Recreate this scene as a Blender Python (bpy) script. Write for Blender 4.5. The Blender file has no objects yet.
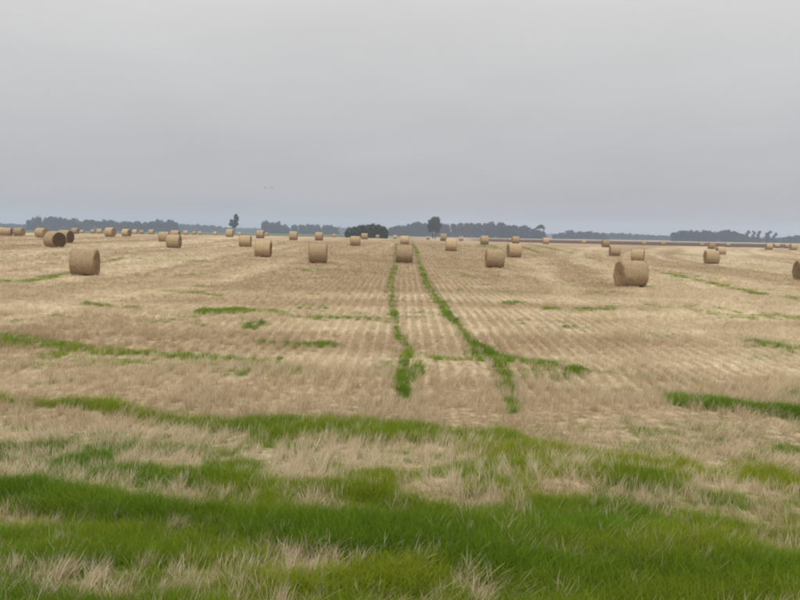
import bpy, bmesh, math, random
import numpy as np
from mathutils import Vector, Matrix

random.seed(11)
RNG = np.random.default_rng(11)
S = bpy.context.scene
COL = S.collection

# ------------------------------------------------------------------ camera
FPX, CX, CY = 850.0, 400.0, 300.0          # focal length and centre in photo pixels (800x600)
CAM_H = 2.55
YAW, PITCH, ROLL = math.radians(-0.2), math.atan((300 - 227.8) / 850.0), 0.0157
_f = np.array([math.sin(YAW) * math.cos(PITCH), math.cos(YAW) * math.cos(PITCH), -math.sin(PITCH)])
_r0 = np.array([math.cos(YAW), -math.sin(YAW), 0.0])
_u0 = np.cross(_r0, _f)
_r = _r0 * math.cos(ROLL) + _u0 * math.sin(ROLL)
_u = _u0 * math.cos(ROLL) - _r0 * math.sin(ROLL)
cam_data = bpy.data.cameras.new('camera')
cam_data.sensor_width = 36.0
cam_data.lens = FPX / 800.0 * 36.0
cam_data.clip_start = 0.05
cam_data.clip_end = 9000.0
cam = bpy.data.objects.new('camera', cam_data)
COL.objects.link(cam)
m = Matrix.Identity(4)
for i in range(3):
    m[i][0], m[i][1], m[i][2] = _r[i], _u[i], -_f[i]
m[2][3] = CAM_H
cam.matrix_world = m
S.camera = cam

# ------------------------------------------------------------------ sky
SUN_EL, SUN_AZ = math.radians(66), math.radians(-155)     # azimuth from +Y towards +X: behind left
world = bpy.data.worlds.new('World')
S.world = world
world.use_nodes = True
nt = world.node_tree
for n in list(nt.nodes):
    nt.nodes.remove(n)
N = nt.nodes.new
L = nt.links.new
out = N('ShaderNodeOutputWorld')
bg = N('ShaderNodeBackground')
bg.inputs['Strength'].default_value = 0.1
sky = N('ShaderNodeTexSky')
sky.sky_type = 'NISHITA'
sky.sun_disc = False
sky.sun_elevation = SUN_EL
sky.sun_rotation = SUN_AZ
sky.dust_density = 4.0
hs = N('ShaderNodeHueSaturation')
hs.inputs['Saturation'].default_value = 0.25
L(sky.outputs[0], hs.inputs['Color'])
tc = N('ShaderNodeTexCoord')
sep = N('ShaderNodeSeparateXYZ')
L(tc.outputs['Generated'], sep.inputs[0])
ramp = N('ShaderNodeValToRGB')
cr = ramp.color_ramp
cr.interpolation = 'B_SPLINE'
stops = [(0.0, (.39, .392, .41)), (0.05, (.41, .412, .428)), (0.15, (.51, .51, .515)), (0.27, (.58, .578, .575)),
         (0.55, (.95, .93, .89)), (1.0, (1.42, 1.38, 1.30))]
while len(cr.elements) < len(stops):
    cr.elements.new(0.5)
for e, (p, c) in zip(cr.elements, stops):
    e.position = p
    e.color = (*c, 1)
L(sep.outputs['Z'], ramp.inputs[0])
# the overcast is one stratus sheet: streaks by dividing the direction by its height
mx = N('ShaderNodeMath'); mx.operation = 'MAXIMUM'; mx.inputs[1].default_value = 0.0
L(sep.outputs['Z'], mx.inputs[0])
ad = N('ShaderNodeMath'); ad.operation = 'ADD'; ad.inputs[1].default_value = 0.10
L(mx.outputs[0], ad.inputs[0])
vd = N('ShaderNodeVectorMath'); vd.operation = 'DIVIDE'
cb = N('ShaderNodeCombineXYZ')
for i in range(3):
    L(ad.outputs[0], cb.inputs[i])
L(tc.outputs['Generated'], vd.inputs[0])
L(cb.outputs[0], vd.inputs[1])
cn = N('ShaderNodeTexNoise')
cn.inputs['Scale'].default_value = 0.9
cn.inputs['Detail'].default_value = 5
cn.inputs['Roughness'].default_value = 0.55
L(vd.outputs[0], cn.inputs['Vector'])
mr = N('ShaderNodeMapRange')
mr.inputs['From Min'].default_value = 0.3
mr.inputs['From Max'].default_value = 0.7
mr.inputs['To Min'].default_value = 9.65
mr.inputs['To Max'].default_value = 10.35
L(cn.outputs['Fac'], mr.inputs['Value'])
mul = N('ShaderNodeVectorMath'); mul.operation = 'SCALE'
L(ramp.outputs[0], mul.inputs[0])
L(mr.outputs[0], mul.inputs['Scale'])
mixs = N('ShaderNodeMix'); mixs.data_type = 'RGBA'
mixs.inputs['Factor'].default_value = 0.05
L(mul.outputs[0], mixs.inputs['A'])
L(hs.outputs[0], mixs.inputs['B'])
L(mixs.outputs['Result'], bg.inputs['Color'])
L(bg.outputs[0], out.inputs[0])

# ------------------------------------------------------------------ sun through cloud
sd = bpy.data.lights.new('sun', 'SUN')
sd.energy = 1.5
sd.angle = math.radians(25)
sd.color = (1.0, 0.965, 0.91)
sun = bpy.data.objects.new('sun', sd)
COL.objects.link(sun)
to_sun = Vector((math.sin(SUN_AZ) * math.cos(SUN_EL), math.cos(SUN_AZ) * math.cos(SUN_EL), math.sin(SUN_EL)))
sun.rotation_euler = to_sun.to_track_quat('Z', 'Y').to_euler()

S.view_settings.view_transform = 'Standard'
S.view_settings.look = 'None'
S.view_settings.exposure = 0.2
S.view_settings.gamma = 1.0
S.view_settings.use_curve_mapping = False
S.render.engine = 'CYCLES'
S.cycles.pixel_filter_type = 'BLACKMAN_HARRIS'
S.cycles.filter_width = 2.0
S.cycles.max_bounces = 6
S.cycles.diffuse_bounces = 3
S.cycles.transmission_bounces = 3
S.cycles.volume_bounces = 1
S.cycles.use_denoising = True
S.cycles.denoising_prefilter = 'ACCURATE'
S.cycles.denoiser = 'OPENIMAGEDENOISE'

# ------------------------------------------------------------------ pixel <-> direction
def pix_dir(x, y):
    a, b = (x - CX) / FPX, (CY - y) / FPX
    return np.array([_f[i] + a * _r[i] + b * _u[i] for i in range(3)])      # depth 1 along the optical axis

def project(X, Y, Z):
    dx, dy, dz = X, Y, Z - CAM_H
    d = np.maximum(dx * _f[0] + dy * _f[1] + dz * _f[2], 0.05)
    return (CX + FPX * (dx * _r[0] + dy * _r[1] + dz * _r[2]) / d,
            CY - FPX * (dx * _u[0] + dy * _u[1] + dz * _u[2]) / d)

# ------------------------------------------------------------------ noise
def _hash(ix, iy, seed):
    h = (ix.astype(np.int64) * 374761393 + iy.astype(np.int64) * 668265263 + seed * 1442695041) & 0xFFFFFFFF
    h = ((h ^ (h >> 13)) * 1274126177) & 0xFFFFFFFF
    return ((h ^ (h >> 16)) & 0xFFFF) / 65535.0

def vnoise(x, y, seed=0):
    x = np.asarray(x, float); y = np.asarray(y, float)
    ix, iy = np.floor(x), np.floor(y)
    fx, fy = x - ix, y - iy
    fx, fy = fx * fx * (3 - 2 * fx), fy * fy * (3 - 2 * fy)
    a, b = _hash(ix, iy, seed), _hash(ix + 1, iy, seed)
    c, d = _hash(ix, iy + 1, seed), _hash(ix + 1, iy + 1, seed)
    return (a * (1 - fx) + b * fx) * (1 - fy) + (c * (1 - fx) + d * fx) * fy

def fbm(x, y, seed=0, octv=3):
    s, a, t = 0, 0.5, 0
    for o in range(octv):
        s = s + a * vnoise(x * 2 ** o, y * 2 ** o, seed + 17 * o)
        t += a
        a *= 0.5
    return s / t

def sstep(x, a, b):
    t = np.clip((x - a) / (b - a), 0, 1)
    return t * t * (3 - 2 * t)

# ------------------------------------------------------------------ the bales as seen: centre x, foot y, height (px), turn (deg), label
D0 = 1.40
T = 'round straw bale '
BALES = [
 # foreground and middle ones first
 (85.0, 275.2, 27.8, 6, 'large ' + T + 'nearest on the left, its right end showing narrow and dark'),
 (630.5, 286.6, 27.6, 10, 'large ' + T + 'nearest on the right, pale coiled left end facing the camera'),
 (806.0, 280.5, 21.5, 0, T + 'cut off by the right edge of the picture'),
 (318.0, 263.0, 20.5, 2, 'plain square-looking ' + T + 'in front, left of the bale beside the green tracks'),
 (494.5, 267.8, 18.6, 1, T + 'standing alone in front, right of the green wheel tracks'),
 (404.3, 263.0, 18.2, 0, T + 'sitting right beside the two green wheel tracks'),
 (263.3, 256.9, 17.5, 1, T + 'in front of the three bales below the square far grove'),
 (54.8, 247.5, 17.0, -32, T + 'with a wide dark brown end turned to the right'),
 (514.0, 257.3, 14.6, 7, T + 'with rounded left end, behind and right of the lone front bale'),
 (174.0, 247.9, 14.2, 1, T + 'in front of a left-middle pair, another peeking over its top'),
 (65.5, 242.7, 13.6, -14, T + 'half hidden behind the bale with the wide dark end'),
 (711.2, 263.8, 13.9, -5, T + 'foremost of the right-hand cluster before the ploughed strip'),
 (637.5, 262.0, 13.2, -18, T + 'mostly hidden behind the nearest right bale'),
 (451.0, 251.0, 12.9, -2, T + 'below and right of the round brownish tree, front one of two'),
 (245.3, 246.7, 12.0, 2, T + 'just left of and behind the front bale under the far grove'),
 (614.6, 256.0, 11.0, -3, T + 'left behind the nearest right bale, lower of two there'),
 (164.0, 241.6, 10.6, 4, T + 'partly covered at its right by the front left-middle bale'),
 (42.0, 237.7, 10.6, -16, T + 'behind and left of the bale with the wide dark end'),
 (355.2, 245.7, 10.3, 1, T + 'in front of the dark green bushes'),
 (110.2, 236.9, 10.0, -10, T + 'on the left skyline, tallest below the long left wood'),
 (484.4, 244.4, 9.4, 0, T + 'on a green patch below the big central wood'),
 (404.5, 244.4, 9.1, 0, T + 'directly behind the bale beside the green tracks'),
 (293.4, 240.0, 9.0, 1, T + 'alone, right of the square far grove, near the skyline'),
 (319.0, 240.4, 8.9, 1, T + 'straight behind the plain square-looking front bale'),
 (19.3, 236.0, 8.8, -8, T + 'second from the left edge on the skyline'),
 (605.6, 247.2, 8.2, -3, T + 'far, above and left of the two behind the nearest right bale'),
 (711.2, 249.0, 7.9, 2, T + 'standing against the ploughed strip, straight above the right-hand cluster'),
 (720.7, 254.6, 8.6, 1, T + 'middle of the right-hand cluster, peeking out to its right'),
 (260.2, 238.2, 8.5, 1, T + 'straight below the square far grove on the skyline'),
 (443.4, 240.9, 8.4, -3, T + 'right beside the foot of the round brownish tree'),
 (229.6, 237.0, 8.1, 1, T + 'at the foot of the slim lone tree'),
 (175.5, 238.3, 8.6, -4, T + 'peeking over the top of the front left-middle bale'),
 (7.5, 235.8, 7.6, 6, T + 'close to the left edge on the skyline, largest of the edge pair'),
 (515.5, 242.2, 7.6, -1, T + 'straight behind the bale with rounded left end, on the skyline'),
 (768.7, 249.8, 7.3, -6, T + 'larger of the far right pair against the brown ploughed strip'),
 (126.5, 236.3, 7.0, -18, T + 'long-looking, right of the tallest left skyline bale'),
 (545.7, 242.9, 6.7, -2, T + 'on the skyline under the spindly tree'),
 (793.0, 250.0, 6.6, 2, T + 'last before the right edge against the ploughed strip'),
 (75.5, 236.0, 6.4, -8, T + 'small, first right of the half-hidden bale at left'),
 (364.5, 239.3, 6.0, 0, T + 'small, just before the middle of the dark bushes'),
 # small ones over the brow
 (0.5, 235.4, 7.2, 0, T + 'cut off by the left edge of the picture'),
 (99.5, 236.2, 5.3, 4, 'small ' + T + 'touching the left of the tallest left skyline bale'),
 (93.0, 234.6, 4.4, 0, 'tiny ' + T + 'second left of the tallest left skyline bale'),
 (82.0, 235.0, 3.6, 0, 'tiny ' + T + 'third left of the tallest left skyline bale'),
 (135.0, 236.0, 4.8, 0, 'small ' + T + 'touching the right of the long-looking skyline bale'),
 (141.8, 235.7, 4.3, 0, 'tiny pale ' + T + 'second right of the long-looking skyline bale'),
 (151.4, 235.9, 5.2, 2, 'small ' + T + 'alone between the long-looking bale and left-middle pair'),
 (186.0, 236.0, 4.4, 3, 'tiny wide ' + T + 'first right of the peeking left-middle bale'),
 (194.4, 236.2, 3.8, 0, 'tiny ' + T + 'second right of the peeking left-middle bale'),
 (200.0, 236.8, 3.8, 0, 'tiny ' + T + 'third right of the peeking left-middle bale'),
 (215.3, 236.0, 3.8, 0, 'tiny ' + T + 'far left of the lone slim tree, alone'),
 (239.5, 235.2, 3.7, 0, 'tiny ' + T + 'far, just right of the lone slim tree'),
 (266.8, 235.4, 3.6, 0, 'tiny ' + T + 'touching the right of the bale below the square grove'),
 (334.2, 236.6, 3.6, 0, 'tiny ' + T + 'far, left of the dark bushes'),
 (377.5, 238.6, 3.9, 0, 'tiny pale ' + T + 'before the right half of the dark bushes'),
 (395.0, 238.4, 3.9, 0, 'tiny ' + T + 'right of the dark bushes, above the green tracks'),
 (428.0, 239.5, 3.7, 0, 'tiny ' + T + 'far, just left of the round brownish tree foot'),
 (461.0, 240.5, 4.8, 0, 'small ' + T + 'far, second right of the round brownish tree'),
 (509.0, 242.2, 3.9, 0, 'tiny ' + T + 'touching the left of the skyline bale behind the rounded one'),
 (583.5, 245.2, 3.6, 0, 'tiny ' + T + 'far, left of the bales behind the nearest right one'),
 (643.4, 245.6, 4.4, 0, 'small ' + T + 'against the left part of the ploughed strip, above nearest right bale'),
 (662.5, 246.8, 3.6, 0, 'tiny ' + T + 'below the middle of the ploughed strip, half sunk over the brow'),
 (701.0, 247.6, 4.2, 0, 'tiny ' + T + 'touching the left of the upper right-hand cluster bale'),
 (727.5, 248.2, 3.8, 0, 'tiny ' + T + 'far right of the upper right-hand cluster bale'),
 (776.4, 249.4, 4.0, 0, 'tiny ' + T + 'touching the right of the larger far right bale'),
 (786.4, 250.2, 3.8, 0, 'tiny ' + T + 'touching the left of the last right-edge bale'),
]

# ------------------------------------------------------------------ terrain
def softplus(t):
    return np.logaddexp(0, t)

def z_base(X, Y):
    r = np.hypot(X, Y)
    z = -0.50 * np.tanh(X / 45.0) * sstep(Y, 15, 70)
    z = z - 0.013 * 25 * softplus((r - 185) / 25) + 0.0055 * 40 * softplus((r - 335) / 40)
    return z

_kp = []
for bx, by, bh, rz, lab in BALES:
    if bh < 8.0:
        continue
    depth = FPX * D0 / bh
    d = pix_dir(bx, by) * depth
    res = CAM_H + d[2] - float(z_base(d[0], d[1]))
    _kp.append((math.log(math.hypot(d[0], d[1])), math.atan2(d[0], d[1]), float(np.clip(res, -.6, .6))))
_kp = np.array(_kp)

def z_fit(X, Y):
    lr = np.log(np.maximum(np.hypot(X, Y), 1.0)); th = np.arctan2(X, np.maximum(Y, 1e-3))
    num = np.zeros_like(lr); den = np.full_like(lr, 0.35)
    for l, t, z in _kp:
        w = np.exp(-((lr - l) / 0.22) ** 2 - ((th - t) / 0.09) ** 2)
        num += w * z; den += w
    return num / den

def terrain(X, Y):
    X = np.asarray(X, float); Y = np.asarray(Y, float)
    r = np.hypot(X, Y)
    z = z_base(X, Y) + z_fit(X, Y)
    z = z + 0.10 * (fbm(X * .10, Y * .16, 3) - .5) * sstep(r, 2, 9) * (1 - sstep(r, 60, 140))
    z = z + 0.26 * (fbm(X * .26 + 4, Y * .75, 5, 2) - .5) * (1 - sstep(r, 14, 30))
    return z

def tz(x, y):
    return float(terrain(np.array([x]), np.array([y]))[0])

def ray_ground(px, py, tmin=4.0, tmax=420.0):
    d = pix_dir(px, py)
    t = np.exp(np.linspace(math.log(tmin), math.log(tmax), 4000))
    g = CAM_H + d[2] * t - terrain(d[0] * t, d[1] * t)
    k = np.nonzero(g < 0)[0]
    return float(t[k[0]]) if len(k) else None

# ------------------------------------------------------------------ where the green stands (photo pixels turned into ground cover)
# (points, half widths px, strength, lush 0..1 (taller grass, and hollow shade as darker tint), yellow 0..1)
STROKES = [
 ([(397, 238), (395, 262), (391, 282), (391, 296), (395, 322), (396, 336), (407, 350), (402, 368), (402, 386), (403, 404)], (.7, 4.6), .92, .35, .15),
 ([(410, 238), (416, 250), (419, 262), (426, 282), (430, 290), (440, 303), (450, 318), (462, 330), (472, 343), (492, 356), (500, 370), (510, 386), (514, 408)], (.7, 5.2), .92, .35, .15),
 ([(476, 354), (492, 359), (512, 362)], (4, 5), .95, .35, .15),
 ([(408, 354), (440, 360), (480, 361), (540, 367), (575, 371)], (2.5, 3), .7, .2, .3),
 ([(600, 374), (680, 383), (800, 392), (900, 398)], (3, 5), .55, .2, .3),
 ([(418, 366), (417, 378)], (5, 5), .9, .4, .1), ([(386, 366), (385, 378)], (4, 4), .7, .3, .2),
 ([(-120, 332), (0, 341), (60, 347), (120, 353), (170, 357), (220, 359), (255, 362)], (8, 3), .95, .2, .3),
 ([(40, 357), (110, 362), (140, 362)], (6, 5), .7, .2, .2),
 ([(200, 312), (230, 312), (252, 313)], (3, 3), .85, .3, .2), ([(262, 312), (300, 316), (340, 319), (392, 321)], (2, 2.5), .75, .2, .3),
 ([(260, 343), (295, 346), (335, 345)], (4, 3.5), .85, .3, .2), ([(250, 328), (262, 325)], (4, 3), .9, .4, .1),
 ([(-60, 284), (0, 282), (30, 281), (62, 275), (70, 273)], (3.5, 2), .9, .2, .3), ([(98, 263), (125, 258)], (1.4, 1), .8, .2, .3),
 ([(30, 296), (75, 298)], (1.5, 1.5), .5, .1, .5), ([(85, 304), (130, 308), (140, 309)], (2, 2), .8, .2, .2),
 ([(160, 290), (200, 293), (232, 296)], (1.8, 1.3), .7, .1, .4), ([(265, 296), (330, 293), (370, 297)], (1.6, 1.6), .5, .1, .5),
 ([(160, 322), (215, 327)], (2, 2), .55, .1, .4), ([(50, 315), (80, 317)], (2, 2), .5, .1, .4),
 ([(285, 374), (330, 372), (388, 370)], (7, 7), .42, .2, .3),
 # right side thin lines and patches
 ([(520, 302), (505, 303)], (2.5, 2.5), .8, .2, .2), ([(545, 309), (575, 311), (612, 309)], (3, 3), .75, .2, .3),
 ([(650, 270), (700, 281), (760, 294), (820, 303), (900, 318)], (1.1, 2), .8, .2, .3), ([(690, 311), (730, 317), (810, 320), (900, 324)], (3.5, 3.5), .6, .1, .5),
 ([(750, 345), (780, 348), (830, 349)], (2.5, 2.5), .8, .3, .1), ([(590, 331), (625, 334)], (2, 2), .55, .2, .3),
 ([(530, 364), (566, 368)], (6, 5), .85, .3, .2), ([(577, 371), (581, 373)], (4, 4), .95, .5, .1),
 ([(675, 403), (690, 405)], (3.2, 3.2), .95, .55, .05), ([(702, 404), (740, 407), (765, 412), (810, 420), (900, 430)], (2.6, 5.5), .95, .55, .05),
 ([(625, 421), (630, 422)], (4, 4), .9, .4, .1), ([(790, 396), (830, 398)], (5, 5), .8, .4, .1),
 ([(512, 244), (540, 253)], (.9, 1), .8, .2, .4), ([(528, 244), (572, 253)], (.9, 1), .8, .2, .4), ([(585, 257), (600, 261)], (.8, .8), .7, .2, .4),
 ([(556, 246), (582, 251)], (1, 1), .6, .2, .5), ([(640, 248), (680, 254), (720, 258)], (1.3, 1.3), .6, .2, .5), ([(620, 249), (640, 251)], (2, 1.5), .6, .2, .5),
 ([(745, 264), (785, 268), (830, 272)], (1.4, 1.4), .55, .2, .5), ([(650, 271), (690, 274)], (1, 1), .6, .2, .4),
 ([(480, 246), (496, 247)], (2, 2), .7, .3, .3), ([(462, 275), (467, 276)], (1.6, 1.6), .8, .3, .3), ([(452, 257), (456, 259)], (1.5, 1.5), .6, .2, .4),
 ([(430, 246), (436, 250)], (1.6, 1.6), .6, .2, .4), ([(210, 247), (238, 247)], (1.5, 1.5), .5, .1, .5), ([(275, 241), (290, 237)], (.8, .6), .6, .1, .5),
 # the weedy foreground, bands running across
 ([(-150, 396), (0, 402), (60, 407), (120, 413), (170, 424), (270, 432), (330, 432), (400, 437), (470, 440), (520, 444)], (4, 9), .95, .35, .45),
 ([(250, 428), (330, 432), (430, 436)], (9, 9), 1.0, .4, .35),
 ([(470, 446), (560, 455), (620, 464), (700, 471), (800, 478), (950, 484)], (8, 8), .9, .35, .75),
 ([(610, 485), (660, 487)], (5, 5), .8, .5, .2), ([(520, 468), (600, 478)], (5, 4), .5, .3, .4),
 ([(-150, 455), (0, 462), (60, 470), (110, 466)], (10, 7), .85, .5, .2), ([(0, 441), (60, 446)], (4, 4), .6, .4, .2),
 ([(100, 452), (170, 457)], (5, 5), .7, .4, .2), ([(110, 480), (170, 482), (230, 486)], (7, 8), .75, .5, .2), ([(215, 470), (280, 478)], (8, 8), .7, .4, .3),
 ([(230, 495), (300, 497), (370, 505)], (14, 12), .8, .5, .25), ([(340, 478), (400, 484)], (9, 8), .9, .4, .4),
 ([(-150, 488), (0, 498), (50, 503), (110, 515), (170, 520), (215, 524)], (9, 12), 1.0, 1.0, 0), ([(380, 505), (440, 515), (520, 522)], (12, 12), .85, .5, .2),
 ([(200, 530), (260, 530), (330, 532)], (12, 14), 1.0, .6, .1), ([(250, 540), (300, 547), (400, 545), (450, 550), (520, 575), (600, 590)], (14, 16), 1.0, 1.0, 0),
 ([(-150, 545), (0, 548), (70, 548), (160, 552), (220, 560)], (14, 22), .95, .45, .35), ([(180, 580), (260, 575), (340, 590), (420, 600)], (20, 30), 1.0, .4, .65),
 ([(420, 530), (520, 540), (600, 530)], (24, 24), .95, .55, .15), ([(540, 515), (620, 520), (680, 530)], (14, 14), .85, .4, .4),
 ([(580, 552), (660, 548), (740, 552), (820, 556)], (14, 14), .95, .4, .75), ([(540, 590), (640, 590), (760, 590), (900, 600)], (22, 24), 1.0, .7, .3),
 ([(680, 520), (760, 528), (820, 540), (950, 545)], (9, 10), .75, .4, .4), ([(760, 535), (800, 545)], (10, 10), .8, .4, .4),
 ([(0, 630), (200, 640), (400, 650), (700, 650), (900, 640)], (36, 40), 1.0, .5, .4),
]
# stubble left standing inside the weeds
STRAW = [
 ([(-60, 518), (0, 522), (60, 528), (120, 533)], (9, 6), .85), ([(60, 492), (130, 497), (200, 508)], (8, 9), .75),
 ([(0, 482), (60, 487)], (6, 6), .6), ([(560, 492), (640, 502), (720, 512), (820, 524), (950, 534)], (8, 10), .85),
 ([(0, 590), (60, 584), (110, 594), (200, 598)], (12, 8), .6), ([(270, 460), (360, 468), (430, 470)], (10, 8), .6), ([(410, 490), (470, 505), (515, 515)], (7, 9), .65),
 ([(760, 545), (800, 560)], (8, 8), .5), ([(640, 530), (700, 540)], (5, 5), .35),
]

RUTS = [([(397, 245), (391, 285), (394, 315), (399, 345), (402, 380), (398, 410), (392, 436)], (.8, 9)), ([(412, 245), (420, 265), (428, 285), (444, 308), (468, 338), (492, 358), (506, 385), (514, 412), (516, 440)], (.8, 9))]

def ruts(X, Y, Z):
    px, py = project(X, np.maximum(Y, 1.5), Z)
    v = np.zeros_like(X)
    for pts, hw in RUTS:
        v = np.maximum(v, stroke_val(px, py, pts, hw))
    return v * (.35 + .65 * sstep(fbm(X * 1.6, Y * .7, 131), .35, .6)) * (Y > 2)

def stroke_val(px, py, pts, hw):
    best = np.full(px.shape, 9.0)
    n = len(pts)
    for i in range(n - 1):
        ax, ay = pts[i]; bx, by = pts[i + 1]
        w0 = hw[0] + (hw[1] - hw[0]) * i / (n - 1); w1 = hw[0] + (hw[1] - hw[0]) * (i + 1) / (n - 1)
        ex, ey = bx - ax, by - ay
        t = np.clip(((px - ax) * ex + (py - ay) * ey) / (ex * ex + ey * ey + 1e-9), 0, 1)
        # across mostly-level strokes the ends taper over a longer run
        dx, dy = px - (ax + t * ex), py - (ay + t * ey)
        hx = 2.2 if abs(ex) > 1.5 * abs(ey) else 1.0
        d = np.hypot(dx / hx, dy) / (w0 + (w1 - w0) * t)
        best = np.minimum(best, d)
    return 1 - sstep(best, 0.1, 1.9)

ROW_W = 0.27

def swath(X, Y):
    """pale combed straw (1) to browner soil-showing stubble (0): swaths along the rows far off, bands across near by"""
    r = np.hypot(X, Y)
    xc = X - 0.0011 * Y * Y * sstep(X, 2, 14) + 1.2 * (fbm(X * .02, Y * .02, 111) - .5) * 6
    a = fbm(xc * .20, Y * .008, 113, 3)
    b_ = fbm(xc * .75, Y * .02, 115, 3)
    c = fbm(X * .05, Y * .42, 117, 4)
    k = 1 - sstep(r, 26, 50)
    v = (.62 * a + .38 * b_) * (1 - .6 * k) + c * .6 * k
    return np.clip(sstep(v, .38, .62) + .45 * (1 - sstep(r, 15, 21)), 0, 1)

def cover(X, Y, Z=None):
    """green 0..1, lush and shaded 0..1, yellow 0..1 of ground points"""
    X = np.asarray(X, float); Y = np.asarray(Y, float)
    if Z is None:
        Z = terrain(X, Y)
    front = Y > 2.0
    r = np.hypot(X, Y)
    px, py = project(X, np.maximum(Y, 1.5), Z)
    wob = (fbm(X * .9, Y * .7, 21, 4) - .5)
    py2 = py + wob * np.clip((py - 228) * .075, 0, 17)
    px2 = px + (fbm(X * 1.3 + 9, Y * .8, 31) - .5) * np.clip((py - 228) * .08, 0, 12)
    g = np.zeros_like(X); lush_shade = np.zeros_like(X); ye = np.zeros_like(X); wsum = np.full_like(X, 1e-4)
    for pts, hw, st, l, y in STROKES:
        v = stroke_val(px2, py2, pts, hw) * st
        g = np.maximum(g, v)
        lush_shade += v * v * l; ye += v * v * y; wsum += v * v
    for pts, hw, st in STRAW:
        g = g * (1 - st * stroke_val(px2, py2, pts, hw))
    lush_shade /= wsum; ye /= wsum
    # clumpiness plus a thin scatter of weeds everywhere
    n = fbm(X * 2.1, Y * 1.6, 41)
    n2 = fbm(X * 5.5, Y * 4.0, 43, 2)
    n3 = fbm(X * 1.0 + 5, Y * .35, 45, 3)
    g = np.clip(g * 1.28 - (0.55 * (1 - n) + .55 * (1 - n3)) * (1 - 0.6 * lush_shade) * (1.05 - .4 * g) + 0.5 * (n2 - .5) * sstep(g, .02, .3), 0, 1)
    sc = sstep(fbm(X * .35, Y * .4, 51), .52, .72) * sstep(fbm(X * 2.5, Y * 2.2, 61), .45, .7) * .8
    hs_ = fbm(X * 2.2 + 3, Y * 3.4, 46, 4)
    g = np.where(front, np.clip(g * .92 + 1.15 * (hs_ - .5) * sstep(g, .03, .35), 0, 1), g)
    near = sstep(py, 405, 460) * front
    mixn = fbm(X * 1.5 + 2, Y * 2.0, 47, 4)
    hf = fbm(X * 2.6 + 7, Y * 5.0, 48, 4)
    gn = np.clip(.37 + .17 * sstep(py, 490, 560) + .42 * g + .9 * (mixn - .5) + 2.1 * (hf - .5), 0, 1)
    straw = np.zeros_like(X)
    for pts, hw, st in STRAW:
        straw = np.maximum(straw, st * stroke_val(px2, py2, pts, hw))
    gn = np.clip(gn * (1 - .7 * straw) + .40 * sstep(lush_shade * g, .45, .8), 0, 1)
    g = g * (1 - near) + gn * near
    ye = np.clip(ye + near * .9 * (fbm(X * .35, Y * 1.1, 49) - .45), 0, 1)
    row = 0.35 + 0.65 * sstep(np.abs(((X / ROW_W) % 1) - .5), .2, .45)
    g = np.maximum(g, sc * (1 - sstep(r, 90, 200)) * row)
    beyond = ~front
    g = np.where(beyond, 0.4 * sstep(fbm(X * .3, Y * .3, 71), .4, .6), g)
    return g, lush_shade, ye

# ------------------------------------------------------------------ material helpers
def new_mat(name):
    mt = bpy.data.materials.new(name)
    mt.use_nodes = True
    t = mt.node_tree
    b = t.nodes['Principled BSDF']
    b.inputs['Roughness'].default_value = 0.9
    b.inputs['Specular IOR Level'].default_value = 0.15
    return mt, t, b

def node(t, kind, **kw):
    n = t.nodes.new(kind)
    for k, v in kw.items():
        if k in n.inputs:
            n.inputs[k].default_value = v
        else:
            setattr(n, k, v)
    return n

def noise(t, vec, scale, detail=3, rough=.55):
    n = node(t, 'ShaderNodeTexNoise', Scale=scale, Detail=detail, Roughness=rough)
    t.links.new(vec, n.inputs['Vector'])
    return n.outputs['Fac']

def mapping(t, vec, scale, rot=(0, 0, 0)):
    n = node(t, 'ShaderNodeMapping')
    n.inputs['Scale'].default_value = scale
    n.inputs['Rotation'].default_value = rot
    t.links.new(vec, n.inputs['Vector'])
    return n.outputs[0]

def rampn(t, fac, stops):
    n = node(t, 'ShaderNodeValToRGB')
    e = n.color_ramp.elements
    while len(e) < len(stops):
        e.new(.5)
    for q, (p, c) in zip(e, stops):
        q.position = p
        q.color = (*c, 1) if len(c) == 3 else c
    t.links.new(fac, n.inputs[0])
    return n.outputs[0]

def mixc(t, fac, a, b, blend='MIX'):
    n = node(t, 'ShaderNodeMix', data_type='RGBA', blend_type=blend)
    for s, v in (('Factor', fac), ('A', a), ('B', b)):
        inp = n.inputs[s] if s == 'Factor' else [i for i in n.inputs if i.name == s and i.type == 'RGBA'][0]
        if hasattr(v, 'is_linked') or hasattr(v, 'links'):
            t.links.new(v, inp)
        else:
            inp.default_value = v if s == 'Factor' else (*v, 1)
    return [o for o in n.outputs if o.type == 'RGBA'][0]

def mathn(t, op, a, b=None, clamp=False):
    n = node(t, 'ShaderNodeMath', operation=op, use_clamp=clamp)
    for i, v in enumerate((a, b)):
        if v is None:
            continue
        if hasattr(v, 'links'):
            t.links.new(v, n.inputs[i])
        else:
            n.inputs[i].default_value = v
    return n.outputs[0]

def attr(t, name, kind='GEOMETRY'):
    n = node(t, 'ShaderNodeAttribute', attribute_name=name, attribute_type=kind)
    return n.outputs['Fac']

def bump(t, b, h, strength, dist=.02):
    n = node(t, 'ShaderNodeBump', Strength=strength, Distance=dist)
    t.links.new(h, n.inputs['Height'])
    t.links.new(n.outputs[0], b.inputs['Normal'])

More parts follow.
